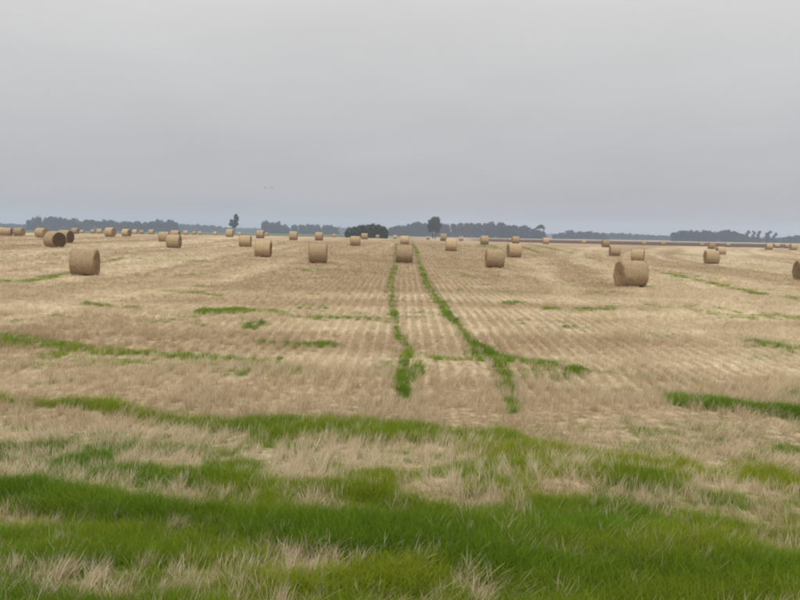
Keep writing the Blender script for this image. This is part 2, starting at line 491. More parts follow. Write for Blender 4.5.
# ------------------------------------------------------------------ ground material
gm, t, b = new_mat('field_ground')
geo = node(t, 'ShaderNodeNewGeometry').outputs['Position']
swath_t = noise(t, mapping(t, geo, (.16, .012, 0)), 1.0, 4)              # harvest swaths along the rows
swath2 = noise(t, mapping(t, geo, (.55, .03, 0)), 1.0, 3)
cross = noise(t, mapping(t, geo, (.018, .12, 0)), 1.0, 4)              # bands across
fine = noise(t, mapping(t, geo, (9, 4, 0)), 1.0, 4, .65)
patch = noise(t, geo, .6, 5, .6)
c_straw = rampn(t, fine, [(.3, (.25, .175, .11)), (.5, (.41, .31, .21)), (.72, (.53, .42, .30))])
c_pale = rampn(t, fine, [(.3, (.37, .285, .18)), (.5, (.53, .43, .28)), (.72, (.63, .53, .37))])
c_brown = rampn(t, fine, [(.3, (.18, .118, .065)), (.55, (.33, .228, .135)), (.75, (.45, .33, .205))])
f1 = mathn(t, 'ADD', mathn(t, 'MULTIPLY', swath_t, .6), mathn(t, 'MULTIPLY', swath2, .4))
pal = mathn(t, 'ADD', mathn(t, 'MULTIPLY', attr(t, 'swath'), .75), mathn(t, 'MULTIPLY', rampn(t, mathn(t, 'ADD', mathn(t, 'MULTIPLY', f1, .7), mathn(t, 'MULTIPLY', cross, .3)), [(.42, (0, 0, 0)), (.6, (1, 1, 1))]), .25))
base = mixc(t, pal, c_brown, c_pale)
base = mixc(t, rampn(t, patch, [(.45, (0, 0, 0)), (.7, (.6, .6, .6))]), base, c_straw)
# drill rows: bare soil between the stubble lines
sepn = node(t, 'ShaderNodeSeparateXYZ'); t.links.new(geo, sepn.inputs[0])
rowx = mathn(t, 'MULTIPLY', sepn.outputs['X'], 1 / ROW_W)
rowx = mathn(t, 'ADD', rowx, mathn(t, 'MULTIPLY', noise(t, geo, .35, 2), .35))
tri = mathn(t, 'PINGPONG', rowx, .5)
rowm = rampn(t, tri, [(.22, (0, 0, 0)), (.42, (1, 1, 1))])
rowvis = rampn(t, noise(t, mapping(t, geo, (.12, .05, 0)), 1.0, 3), [(.36, (.1, .1, .1)), (.55, (.8, .8, .8))])
rowvis = mathn(t, 'MULTIPLY', rowvis, rampn(t, noise(t, mapping(t, geo, (3.2, .9, 0)), 1.0, 3), [(.34, (0, 0, 0)), (.6, (1, 1, 1))]))
fade = node(t, 'ShaderNodeMapRange'); fade.inputs['From Min'].default_value = 10.5; fade.inputs['From Max'].default_value = 16.0
t.links.new(sepn.outputs['Y'], fade.inputs['Value'])
rowvis = mathn(t, 'MULTIPLY', rowvis, fade.outputs[0])
side = node(t, 'ShaderNodeMapRange'); side.inputs['From Min'].default_value = 3.5; side.inputs['From Max'].default_value = 9.0; side.inputs['To Min'].default_value = 1.0; side.inputs['To Max'].default_value = .3
t.links.new(mathn(t, 'ABSOLUTE', sepn.outputs['X']), side.inputs['Value'])
rowvis = mathn(t, 'MULTIPLY', rowvis, side.outputs[0])
litter = rampn(t, noise(t, geo, 6.5, 4, .65), [(.40, (0, 0, 0)), (.60, (.8, .8, .8))])
base = mixc(t, mathn(t, 'MULTIPLY', litter, mathn(t, 'SUBTRACT', 1.0, fade.outputs[0])), base, (.135, .105, .05))
base = mixc(t, mathn(t, 'MULTIPLY', rowm, rowvis), base, (.17, .115, .065))
base = mixc(t, mathn(t, 'MULTIPLY', attr(t, 'rut'), .7), base, rampn(t, fine, [(.3, (.10, .066, .04)), (.7, (.24, .165, .10))]))
# green cover (weed leaves lying close to the soil)
c_green = rampn(t, fine, [(.3, (.04, .068, .008)), (.6, (.095, .14, .018)), (.8, (.17, .19, .04))])
c_yell = rampn(t, fine, [(.3, (.07, .085, .008)), (.7, (.19, .20, .02))])
c_green = mixc(t, attr(t, 'yellow'), c_green, c_yell)
base = mixc(t, mathn(t, 'MULTIPLY', attr(t, 'green'), .7), base, c_green)
c_plough = rampn(t, noise(t, mapping(t, geo, (.05, .4, 0)), 1.0, 4), [(.3, (.065, .036, .024)), (.7, (.12, .068, .046))])
base = mixc(t, attr(t, 'plough'), base, c_plough)
c_past = rampn(t, noise(t, geo, .02, 4), [(.3, (.05, .075, .03)), (.7, (.11, .13, .055))])
base = mixc(t, attr(t, 'pasture'), base, c_past)
t.links.new(base, b.inputs['Base Color'])
b.inputs['Specular IOR Level'].default_value = 0.03
b.inputs['Roughness'].default_value = 1.0
bump(t, b, mathn(t, 'ADD', fine, mathn(t, 'MULTIPLY', rowm, -.4)), .7, .06)

# ------------------------------------------------------------------ ground mesh: one sheet, finest near the camera
R_END = 3000.0
rad = np.concatenate([[0.4, 1.2, 2.2, 3.2, 4.0], np.exp(np.linspace(math.log(4.6), math.log(700), 620)), np.exp(np.linspace(math.log(720), math.log(R_END), 40))])
ang = np.concatenate([np.radians(np.linspace(-180, -46, 40, endpoint=False)), np.radians(np.linspace(-46, 46, 400)), np.radians(np.linspace(46, 180, 41)[1:-1])])
nr, na = len(rad), len(ang)
RR, AA = np.meshgrid(rad, ang, indexing='ij')
GX, GY = (RR * np.sin(AA)).ravel(), (RR * np.cos(AA)).ravel()
GZ = terrain(GX, GY)
verts = np.column_stack([GX, GY, GZ])
centre = len(verts)
verts = np.vstack([verts, [[0, 0, tz(0, 0)]]])
ii = np.arange(nr - 1)[:, None] * na
jj = np.arange(na)[None, :]
j2 = (jj + 1) % na
quads = np.stack([ii + jj, ii + na + jj, ii + na + j2, ii + j2], -1).reshape(-1, 4)[:, ::-1]
tris = np.column_stack([np.full(na, centre), (np.arange(na) + 1) % na, np.arange(na)])
me = bpy.data.meshes.new('ground')
me.from_pydata(verts.tolist(), [], quads.tolist() + tris.tolist())
me.polygons.foreach_set('use_smooth', [True] * len(me.polygons))
g, lush_shade, ye = cover(verts[:, 0], verts[:, 1], verts[:, 2])
gpx, gpy = project(verts[:, 0], np.maximum(verts[:, 1], 1.5), verts[:, 2])
vr = np.hypot(verts[:, 0], verts[:, 1]); vth = np.degrees(np.arctan2(verts[:, 0], verts[:, 1]))
edge_w = (fbm(verts[:, 0] * .01, verts[:, 1] * .01, 81) - .5)
plough = sstep(vr + edge_w * 10, 262, 270) * (1 - sstep(vr, 660, 680)) * sstep(vth, 3.5, 6) * (1 - sstep(vth, 24.5, 25.0))
far_field = sstep(vr + edge_w * 20, 330, 350)
past = far_field * (1 - sstep(vth, -4, 4)) * .85 + far_field * sstep(vr, 800, 860) * .35
past = np.clip(past, 0, 1) * (1 - plough)
for nm, arr in (('rut', ruts(verts[:, 0], verts[:, 1], verts[:, 2])), ('swath', swath(verts[:, 0], verts[:, 1])), ('green', g * (1 - far_field)), ('yellow', ye), ('plough', plough), ('pasture', past)):
    a = me.attributes.new(nm, 'FLOAT', 'POINT')
    a.data.foreach_set('value', arr.astype(np.float32))
me.materials.append(gm)
ground = bpy.data.objects.new('ground', me)
COL.objects.link(ground)
ground['kind'] = 'structure'
ground['label'] = 'harvested straw stubble field with green weed bands'

# ------------------------------------------------------------------ object helpers
def obj(name, me_, mat=None, parent=None):
    if mat is not None and not me_.materials:
        me_.materials.append(mat)
    o = bpy.data.objects.new(name, me_)
    COL.objects.link(o)
    if parent is not None:
        o.parent = parent
    return o

def tag(o, label, cat=None, group=None, kind=None):
    o['label'] = label
    if cat: o['category'] = cat
    if group: o['group'] = group
    if kind: o['kind'] = kind
    return o

def mesh_np(name, v, f, smooth=False):
    me_ = bpy.data.meshes.new(name)
    me_.from_pydata(v if isinstance(v, list) else v.tolist(), [], f if isinstance(f, list) else f.tolist())
    if smooth:
        me_.polygons.foreach_set('use_smooth', [True] * len(me_.polygons))
    me_.update()
    return me_

# ------------------------------------------------------------------ bale materials
def straw_mat(name, end):
    mt, t, b = new_mat(name)
    co = node(t, 'ShaderNodeTexCoord').outputs['Object']
    rnd = node(t, 'ShaderNodeObjectInfo').outputs['Random']
    if end:
        sx = node(t, 'ShaderNodeSeparateXYZ'); t.links.new(co, sx.inputs[0])
        y, z = sx.outputs['Y'], sx.outputs['Z']
        rr = mathn(t, 'SQRT', mathn(t, 'ADD', mathn(t, 'MULTIPLY', y, y), mathn(t, 'MULTIPLY', z, z)))
        an = mathn(t, 'ARCTAN2', z, y)
        ph = mathn(t, 'ADD', mathn(t, 'MULTIPLY', rr, 11.0), mathn(t, 'MULTIPLY', an, 1 / math.tau))
        ph = mathn(t, 'ADD', ph, mathn(t, 'MULTIPLY', noise(t, co, 5, 3), 1.2))
        spi = mathn(t, 'PINGPONG', ph, .5)
        stalk = noise(t, mapping(t, co, (8, 38, 38)), 1.0, 4, .7)
        f = mathn(t, 'ADD', mathn(t, 'MULTIPLY', spi, .7), mathn(t, 'MULTIPLY', stalk, .8))
        c = rampn(t, f, [(.3, (.13, .078, .042)), (.55, (.28, .19, .105)), (.8, (.43, .31, .185))])
        h = f
    else:
        stalk = noise(t, mapping(t, co, (26, 7, 7)), 1.0, 5, .7)
        band = noise(t, mapping(t, co, (6, .6, .6)), 1.0, 3)
        blot = noise(t, co, 2.3, 4)
        c = rampn(t, stalk, [(.28, (.25, .168, .09)), (.5, (.41, .295, .172)), (.72, (.53, .405, .25))])
        c = mixc(t, rampn(t, band, [(.4, (0, 0, 0)), (.65, (.3, .3, .3))]), c, (.42, .32, .20))
        c = mixc(t, rampn(t, blot, [(.5, (0, 0, 0)), (.75, (.4, .4, .4))]), c, (.25, .175, .10))
        h = mathn(t, 'ADD', stalk, mathn(t, 'MULTIPLY', band, .5))
    hsv = node(t, 'ShaderNodeHueSaturation')
    t.links.new(c, hsv.inputs['Color'])
    t.links.new(mathn(t, 'ADD', mathn(t, 'MULTIPLY', rnd, .45), .74), hsv.inputs['Value'])
    t.links.new(hsv.outputs[0], b.inputs['Base Color'])
    b.inputs['Roughness'].default_value = .95
    b.inputs['Specular IOR Level'].default_value = .08
    bump(t, b, h, .8, .03)
    return mt

M_ROLL = straw_mat('bale_wrap', False)
M_END = straw_mat('bale_end', True)
M_END_DARK = M_END.copy()  # end material copied with darker brown ramp colours
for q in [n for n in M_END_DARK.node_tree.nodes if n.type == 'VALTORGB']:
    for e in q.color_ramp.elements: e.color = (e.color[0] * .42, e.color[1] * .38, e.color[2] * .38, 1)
M_LOOSE, t, b = new_mat('loose_straw')
rn = node(t, 'ShaderNodeNewGeometry').outputs['Random Per Island']
t.links.new(rampn(t, rn, [(0, (.22, .15, .085)), (1, (.47, .37, .24))]), b.inputs['Base Color'])

def bale_shape(a, u, rng_ph):
    """radius of the roll at angle a (0 = top) and along u in -1..1; sagging a little onto the ground"""
    r = D0 / 2 * (1 + .010 * math.sin(3 * a + rng_ph) + .008 * math.sin(5 * a + 2 * rng_ph) + .006 * math.sin(2.3 * u + rng_ph))
    r *= 1 - .018 * u * u
    return r

def make_bale_meshes(seed):
    rg = random.Random(seed)
    ph = rg.uniform(0, 6)
    seg, Lh = 72, .615
    us = [-1, -.99, -.96, -.9] + [(-.8 + 1.6 * i / 12) for i in range(13)] + [.9, .96, .99, 1]
    shr = {1: .925, .99: .955, .96: .982}; sag = rg.uniform(.0, .055)
    V, F = [], []
    for u in us:
        for k in range(seg):
            a = math.tau * k / seg
            r = bale_shape(a, u, ph) * shr.get(abs(u), 1.0) + rg.uniform(-.011, .011) + .006 * math.sin(u * 34) + .012 * math.sin(2 * a + 3.1 * u + ph) * math.sin(4.3 * u + 2 * ph)
            y, z = r * math.sin(a), r * math.cos(a)
            if z < -.62: z = -.62 + (z + .62) * .45          # flat where it sits
            V.append((u * Lh * (1 + .02 * math.sin(a * 2 + ph)), y * (1 + sag * (.6 - z)), z * (1 - sag) - sag * .6 + sag * .05 if z > 0 else z - sag * .55 * (1 + z / .63)))
    n = len(us)
    for i in range(n - 1):
        for k in range(seg):
            k2 = (k + 1) % seg
            F.append((i * seg + k, i * seg + k2, (i + 1) * seg + k2, (i + 1) * seg + k))
    roll = mesh_np('roll', V, F, True)
    ends = []
    for sgn in (-1, 1):                                     # coiled layers, proud and sunk
        V, F = [], []
        rings = 22
        for i in range(rings + 1):
            q = i / rings
            for k in range(seg):
                a = math.tau * k / seg
                r = q * bale_shape(a, 1, ph) * .935
                turn = (q * 7.5 + a / math.tau * sgn) % 1.0
                dx = .016 * math.sin(turn * math.tau) - .05 * (1 - q) ** 3 + rg.uniform(-.008, .008)
                if i == rings: dx = -.012
                y, z = r * math.sin(a), r * math.cos(a)
                if z < -.62: z = -.62 + (z + .62) * .45
                V.append((sgn * (Lh * (1 + .02 * math.sin(a * 2 + ph)) + dx), y * (1 + sag * (.6 - z)), z * (1 - sag) - sag * .6 + sag * .05 if z > 0 else z - sag * .55 * (1 + z / .63)))
        for i in range(rings):
            for k in range(seg):
                k2 = (k + 1) % seg
                f = (i * seg + k, i * seg + k2, (i + 1) * seg + k2, (i + 1) * seg + k)
                F.append(f if sgn < 0 else f[::-1])
        ends.append(mesh_np('end_face', V, F, True))
    V, F = [], []                                           # stray straws round the rims, skirt and wrap
    for k in range(700):
        a = rg.uniform(0, math.tau)
        m_ = rg.random()
        u = rg.choice((-1, 1)) * rg.uniform(.93, 1.0) if m_ < .55 else rg.uniform(-1, 1)
        if m_ > .72: a = math.pi + rg.uniform(-.75, .75)
        r = bale_shape(a, u, ph) - .012
        p = Vector((u * Lh, r * math.sin(a), max(r * math.cos(a), -.655)))
        nrm = Vector((0, math.sin(a), math.cos(a)))
        d = (nrm * rg.uniform(.1, .8) + Vector((rg.gauss(0, .8) + u * .3, -math.cos(a) * rg.gauss(0, .9), math.sin(a) * rg.gauss(0, .9) - .25))).normalized()
        ln = rg.uniform(.05, .15)
        w = d.cross(Vector((rg.random(), rg.random(), rg.random()))).normalized() * .0035
        q = p + d * ln * .6; e = p + d * ln - Vector((0, 0, ln * .2))
        s = len(V)
        V += [tuple(p - w), tuple(p + w), tuple(q + w), tuple(q - w), tuple(e)]
        F += [(s, s + 1, s + 2, s + 3), (s + 3, s + 2, s + 4)]
    loose = mesh_np('loose_straw', V, F)
    for me_, mt in ((roll, M_ROLL), (ends[0], M_END), (ends[1], M_END), (loose, M_LOOSE)):
        me_.materials.append(mt)
    return roll, ends[0], ends[1], loose

BALE_MESHES = [make_bale_meshes(s) for s in (3, 8, 15, 27, 33, 41)]

def place_bales():
    rows = []
    for k, (bx, by, bh, rz, lab) in enumerate(BALES):
        dh = FPX * D0 / bh
        dg = ray_ground(bx, by)
        depth = dg if (dg is not None and bh >= 6.0 and .78 < dg / dh < 1.28) else min(dh, 312.0 if bx < 540 else 250.0)
        d = pix_dir(bx, by) * depth
        x, y = float(d[0]), float(d[1])
        D = float(np.clip(bh * depth / FPX, 1.30, 1.52))
        s = D / D0
        z = tz(x, y) + .645 * s
        rows.append((lab, x, y, z, D, dh, dg))
        root = bpy.data.objects.new('straw_bale', None)
        root.empty_display_size = .3
        COL.objects.link(root)
        root.location = (x, y, z)
        root.scale = (.97 + .08 * ((k * 37) % 10) / 10, s * (1 + .035 * math.sin(k * 2.3)), s)
        e = .8
        sl_x = (tz(x + e, y) - tz(x - e, y)) / (2 * e)
        root.rotation_euler = (random.uniform(-.25, .25) * 0, -math.atan(sl_x), math.radians(rz))
        tag(root, lab, 'bale', 'round straw bales lying in the stubble field')
        ms = BALE_MESHES[(k * 5 + k // 6) % 6]
        big = bh > 6.5
        obj('roll', ms[0], None, root)
        obj('end_face', ms[1], None, root)
        e_r = obj('end_face', ms[2], None, root)
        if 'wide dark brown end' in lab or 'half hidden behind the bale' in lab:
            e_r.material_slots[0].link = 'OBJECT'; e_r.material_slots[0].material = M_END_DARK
            e_r['label'] = 'dark brown end'
        if big:
            lo = obj('loose_straw', ms[3], None, root)
            lo['kind'] = 'stuff'
    return rows
BALE_ROWS = place_bales()

# ------------------------------------------------------------------ stubble and weeds: straws and blades
def blade_mesh(name, n, spread, hmin, hmax, width, lean, leanx, segs, seed, row=0.0, droop=.5):
    rg = random.Random(seed)
    V, F = [], []
    for i in range(n):
        bx = rg.gauss(0, spread); by = rg.gauss(0, spread) if row == 0 else rg.uniform(-row, row)
        h = rg.uniform(hmin, hmax)
        ax = leanx + rg.gauss(0, lean); ay = rg.gauss(0, lean)
        az = rg.uniform(0, math.pi)
        w0 = width * rg.uniform(.7, 1.3)
        wx, wy = math.cos(az) * w0 / 2, math.sin(az) * w0 / 2
        s = len(V)
        for k in range(segs + 1):
            q = k / segs
            bend = q + droop * q * q
            cx, cy = bx + ax * h * bend, by + ay * h * bend
            cz = h * (q - .35 * droop * q * q * min(1.5, abs(ax) + abs(ay)))
            tp = (1 - .85 * q * q) if droop > .2 else 1 - .2 * q
            if k == 0: cz = -.02
            V.append((cx - wx * tp, cy - wy * tp, cz)); V.append((cx + wx * tp, cy + wy * tp, cz))
        for k in range(segs):
            F.append((s + 2 * k, s + 2 * k + 1, s + 2 * k + 3, s + 2 * k + 2))
    return mesh_np(name, V, F)

def leaf_shader(name, stops, transl, stops2=None):
    mt, t, b = new_mat(name)
    rn = node(t, 'ShaderNodeNewGeometry').outputs['Random Per Island']
    ti = attr(t, 'tint', 'INSTANCER')
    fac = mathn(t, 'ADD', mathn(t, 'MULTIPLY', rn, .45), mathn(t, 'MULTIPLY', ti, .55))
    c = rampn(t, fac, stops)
    if stops2:
        c = mixc(t, attr(t, 'yellow', 'INSTANCER'), c, rampn(t, fac, stops2))
    t.links.new(c, b.inputs['Base Color'])
    b.inputs['Roughness'].default_value = .75
    b.inputs['Specular IOR Level'].default_value = .12
    tr = node(t, 'ShaderNodeBsdfTranslucent')
    t.links.new(c, tr.inputs['Color'])
    mix = node(t, 'ShaderNodeMixShader', Fac=transl)
    t.links.new(b.outputs[0], mix.inputs[1]); t.links.new(tr.outputs[0], mix.inputs[2])
    t.links.new(mix.outputs[0], t.nodes['Material Output'].inputs['Surface'])
    return mt

M_STUB = leaf_shader('stubble_straw', [(0, (.27, .185, .10)), (.35, (.48, .37, .225)), (.7, (.63, .53, .36)), (1, (.73, .64, .47))], .3)
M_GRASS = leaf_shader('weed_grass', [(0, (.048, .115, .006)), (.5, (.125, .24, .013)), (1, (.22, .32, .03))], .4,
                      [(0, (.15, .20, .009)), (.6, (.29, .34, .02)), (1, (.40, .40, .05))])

def lib(name, meshes, mat):
    c = bpy.data.collections.new(name)
    for i, me_ in enumerate(meshes):
        me_.materials.append(mat)
        o = bpy.data.objects.new('%s_%02d' % (name, i), me_)
        c.objects.link(o)
    return c

LIB_STUB = lib('stubble_tuft', [
    *[blade_mesh('stub', 18, .030, .06, .175, .0042, .22, .03, 2, 100 + i, 0, .25) for i in range(5)],            # upright cut straws
    *[blade_mesh('stub', 16, .045, .06, .165, .0042, .40, .22, 3, 120 + i, 0, .3) for i in range(3)],              # blown over
    *[blade_mesh('stub', 18, .045, .06, .17, .0075, .3, .25, 2, 140 + i, .13, .25) for i in range(4)],           # farther row pieces
    *[blade_mesh('stub', 22, .06, .07, .17, .017, .35, .2, 2, 160 + i, .35, .25) for i in range(4)],            # far row pieces
], M_STUB)
LIB_GRASS = lib('weed_tuft', [
    *[blade_mesh('weed', 26, .05, .06, .165, .0036, .30, .12, 3, 200 + i, 0, .6) for i in range(6)],
    *[blade_mesh('weed', 22, .08, .05, .13, .0075, .38, .08, 3, 220 + i, 0, .6) for i in range(4)],
    *[blade_mesh('weed', 22, .15, .045, .11, .016, .42, .06, 2, 240 + i, 0, .5) for i in range(4)],
], M_GRASS)

def scatter_gn(name, pts, rot, scl, idx, tint, yellow, coll):
    me_ = bpy.data.meshes.new(name)
    me_.vertices.add(len(pts))
    me_.vertices.foreach_set('co', pts.astype(np.float32).ravel())
    def A(nm, ty, arr, key):
        a = me_.attributes.new(nm, ty, 'POINT')
        a.data.foreach_set(key, arr.ravel())
    A('rot', 'FLOAT_VECTOR', rot.astype(np.float32), 'vector')
    A('scl', 'FLOAT_VECTOR', scl.astype(np.float32), 'vector')
    A('idx', 'INT', idx.astype(np.int32), 'value')
    A('tint', 'FLOAT', tint.astype(np.float32), 'value')
    A('yellow', 'FLOAT', yellow.astype(np.float32), 'value')
    o = bpy.data.objects.new(name, me_)
    COL.objects.link(o)
    ng = bpy.data.node_groups.new(name + '_scatter', 'GeometryNodeTree')
    ng.interface.new_socket('Geometry', in_out='INPUT', socket_type='NodeSocketGeometry')
    ng.interface.new_socket('Geometry', in_out='OUTPUT', socket_type='NodeSocketGeometry')
    gi = ng.nodes.new('NodeGroupInput'); go = ng.nodes.new('NodeGroupOutput')
    ci = ng.nodes.new('GeometryNodeCollectionInfo')
    ci.inputs['Collection'].default_value = coll
    ci.inputs['Separate Children'].default_value = True
    ci.inputs['Reset Children'].default_value = True
    ip = ng.nodes.new('GeometryNodeInstanceOnPoints')
    ip.inputs['Pick Instance'].default_value = True
    def na(nm, ty):
        n = ng.nodes.new('GeometryNodeInputNamedAttribute'); n.data_type = ty
        n.inputs['Name'].default_value = nm
        return [q for q in n.outputs if q.enabled and q.name == 'Attribute'][0]
    e2r = ng.nodes.new('FunctionNodeEulerToRotation')
    ng.links.new(na('rot', 'FLOAT_VECTOR'), e2r.inputs[0])
    ng.links.new(gi.outputs[0], ip.inputs['Points'])
    ng.links.new(ci.outputs[0], ip.inputs['Instance'])
    ng.links.new(na('idx', 'INT'), ip.inputs['Instance Index'])
    ng.links.new(e2r.outputs[0], ip.inputs['Rotation'])
    ng.links.new(na('scl', 'FLOAT_VECTOR'), ip.inputs['Scale'])
    ng.links.new(ip.outputs[0], go.inputs[0])
    md = o.modifiers.new('scatter', 'NODES')
    md.node_group = ng
    o['kind'] = 'stuff'
    return o

def sample_zone(y0, y1, dens):
    w = y1 * .56 + 3
    n = int((y1 - y0) * 2 * w * dens)
    x = RNG.uniform(-w, w, n); y = RNG.uniform(y0, y1, n)
    k = np.abs(x) < y * .56 + 3
    return x[k], y[k]

def bale_clear(x, y):
    k = np.ones(x.shape, bool)
    for lab, bx, by, bz, D, dh, dg in BALE_ROWS:
        if by < 140:
            k &= ~((np.abs(x - bx) < .60) & (np.abs(y - by) < .24))
    return k

def build_stubble():
    P, R_, Sc, I, Tn, Yl = [], [], [], [], [], []
    #       y0   y1   dens  variants    extra
    zones = [(3.5, 10, 210, (0, 8), 1.0), (10, 15, 170, (0, 8), 1.0), (15, 24, 85, (0, 12), .9), (24, 42, 36, (8, 12), .75), (42, 80, 9, (12, 16), .7), (80, 130, 3, (12, 16), .8)]
    for y0, y1, dens, (v0, v1), big in zones:
        x, y = sample_zone(y0, y1, dens)
        xr = (np.round(x / ROW_W) + RNG.normal(0, .06, x.shape) * (1 + 3.0 * sstep(np.abs(x - .9), 3.5, 8))) * ROW_W        # the drill rows
        x = np.where(RNG.random(x.shape) < .92 - .55 * (1 - sstep(y, 11, 17)), xr, x)
        z = terrain(x, y)
        g, lush_shade, ye = cover(x, y, z)
        dn = fbm(x * 1.1, y * .8, 91, 4)
        keep = RNG.random(x.shape) < np.clip((.40 + 1.5 * (dn - .38)) * (1 - (.72 + .28 * lush_shade) * sstep(g, .2, .9)) + .035, .0, 1)
        keep &= RNG.random(x.shape) > .75 * ruts(x, y, z)
        keep &= bale_clear(x, y)
        x, y, z, g, dn = x[keep], y[keep], z[keep], g[keep], dn[keep]
        n = len(x)
        idx = RNG.integers(v0, v1, n)
        if v0 == 0:                                                        # lodged patches
            lod = sstep(fbm(x * .6 + 3, y * .5, 95), .5, .65)
            idx = np.where(RNG.random(n) < lod * .8, RNG.integers(5, 8, n), RNG.integers(0, 5, n)) if v1 == 8 else idx
        P.append(np.column_stack([x, y, z]))
        lean = (fbm(x * .45, y * .4, 97) - .5) * (1.2 - .8 * sstep(y, 11, 18))
        R_.append(np.column_stack([RNG.normal(-.05, .12, n), lean + RNG.normal(0, .15, n), RNG.normal(0, .45, n)]))
        s = big * RNG.uniform(.65, 1.2, n) * (.8 + .45 * dn)
        Sc.append(np.column_stack([s, s, s]))
        I.append(idx)
        Tn.append(np.clip(.24 + .60 * swath(x, y) + .5 * (fbm(x * .16, y * .5, 99) - .5) + RNG.normal(0, .18, n), 0, 1))
        Yl.append(np.zeros(n))
    return tag(scatter_gn('stubble', *[np.concatenate(q) for q in (P, R_, Sc, I, Tn, Yl)], LIB_STUB),
               'cut pale straw stubble standing in drill rows', 'stubble', kind='stuff')

def build_grass():
    P, R_, Sc, I, Tn, Yl = [], [], [], [], [], []
    zones = [(3.5, 9, 900, (0, 6), 1.0), (9, 15, 560, (0, 6), 1.0), (15, 28, 200, (6, 10), 1.0), (28, 60, 55, (10, 14), 1.0), (60, 130, 16, (10, 14), 1.1)]
    for y0, y1, dens, (v0, v1), big in zones:
        x, y = sample_zone(y0, y1, dens)
        z = terrain(x, y)
        g, lush_shade, ye = cover(x, y, z)
        keep = RNG.random(x.shape) < np.clip(sstep(g, .1, .95) * (.6 + .4 * sstep(lush_shade, .2, .6)), 0, 1)
        keep &= bale_clear(x, y)
        x, y, z, g, lush_shade, ye = x[keep], y[keep], z[keep], g[keep], lush_shade[keep], ye[keep]
        n = len(x)
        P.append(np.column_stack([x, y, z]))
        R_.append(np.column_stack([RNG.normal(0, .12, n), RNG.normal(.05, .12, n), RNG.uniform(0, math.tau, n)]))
        s = big * RNG.uniform(.7, 1.15, n) * (.42 + .38 * g + .55 * lush_shade) * (.8 + .4 * fbm(x * 1.2, y * 1.2, 103))
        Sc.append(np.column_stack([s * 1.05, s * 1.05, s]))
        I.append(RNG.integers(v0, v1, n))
        Tn.append(np.clip(.80 - .75 * lush_shade + .8 * (fbm(x * .9, y * .7, 105) - .5) + RNG.normal(0, .15, n), 0, 1))  # lush tufts tinted darker, shade of the hollows put into the colour
        Yl.append(np.clip(ye * 1.1 + .12 + .5 * (fbm(x * .5, y * .9, 107) - .5), 0, 1))
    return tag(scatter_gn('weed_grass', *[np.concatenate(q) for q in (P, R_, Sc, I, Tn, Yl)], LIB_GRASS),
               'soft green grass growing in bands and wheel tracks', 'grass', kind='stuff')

build_stubble()
build_grass()

# ------------------------------------------------------------------ trees
def foliage_mat(name, dark, light, rough=.85):
    mt, t, b = new_mat(name)
    geo = node(t, 'ShaderNodeNewGeometry')
    pos = node(t, 'ShaderNodeTexCoord').outputs['Object']
    f = mathn(t, 'ADD', mathn(t, 'MULTIPLY', geo.outputs['Random Per Island'], .5), mathn(t, 'MULTIPLY', noise(t, pos, .35, 2), .5))
    t.links.new(rampn(t, f, [(.25, dark), (.75, light)]), b.inputs['Base Color'])
    b.inputs['Roughness'].default_value = rough
    return mt

M_LEAF = foliage_mat('leaf_green', (.022, .034, .014), (.065, .085, .034))
M_LEAF2 = foliage_mat('leaf_dull', (.032, .033, .022), (.082, .078, .048))
M_BUSH = foliage_mat('bush_green', (.018, .036, .011), (.055, .090, .026))
M_WOOD = foliage_mat('wood_green', (.014, .026, .021), (.036, .056, .044))
M_BARK, t, b = new_mat('bark')
co = node(t, 'ShaderNodeTexCoord').outputs['Object']
t.links.new(rampn(t, noise(t, mapping(t, co, (6, 6, 1)), 1.5, 4), [(.3, (.035, .028, .022)), (.7, (.10, .082, .065))]), b.inputs['Base Color'])

def tube(V, F, pts, radii, sides=7):
    s = len(V)
    for i, (p, r) in enumerate(zip(pts, radii)):
        d = (pts[min(i + 1, len(pts) - 1)] - pts[max(i - 1, 0)]).normalized()
        a = d.orthogonal().normalized(); c = d.cross(a)
        for k in range(sides):
            an = math.tau * k / sides
            V.append(tuple(p + (a * math.cos(an) + c * math.sin(an)) * r))
    for i in range(len(pts) - 1):
        for k in range(sides):
            k2 = (k + 1) % sides
            F.append((s + i * sides + k, s + i * sides + k2, s + (i + 1) * sides + k2, s + (i + 1) * sides + k))

def leaves_np(blobs, n_per_m2, size, rg):
    """leaf clumps as small bent faces through the volume of ellipsoid blobs (x, y, z, rx, ry, rz)"""
    V, F = [], []
    base = 0
    for (x, y, z, rx, ry, rz) in blobs:
        area = 4 * math.pi * ((rx * ry) ** 1.6 / 3 + (rx * rz) ** 1.6 / 3 + (ry * rz) ** 1.6 / 3) ** (1 / 1.6)
        n = max(6, int(area * n_per_m2))
        d = rg.normal(size=(n, 3)); d /= np.linalg.norm(d, axis=1)[:, None]
        rr = rg.uniform(.35, 1.0, n) ** .45
        rr *= .82 + .36 * vnoise(d[:, 0] * 2.6 + x, d[:, 1] * 2.6 + d[:, 2] * 2.1 + z, 5)
        c = np.array([x, y, z]) + d * rr[:, None] * np.array([rx, ry, rz])
        a = rg.normal(size=(n, 3)); a /= np.linalg.norm(a, axis=1)[:, None]
        q = rg.normal(size=(n, 3)); w = np.cross(a, q); w /= np.linalg.norm(w, axis=1)[:, None] + 1e-9
        s = size * rg.uniform(.55, 1.3, n)[:, None]
        P = np.stack([c - a * s, c + w * s * .55, c + a * s, c - w * s * .55], 1).reshape(-1, 3)
        V.append(P)
        F.append(np.arange(n * 4).reshape(-1, 4) + base)
        base += n * 4
    return np.concatenate(V), np.concatenate(F)

def place_px(px, depth):
    d = pix_dir(px, 232) * depth
    x, y = float(d[0]), float(d[1])
    return x, y, tz(x, y)

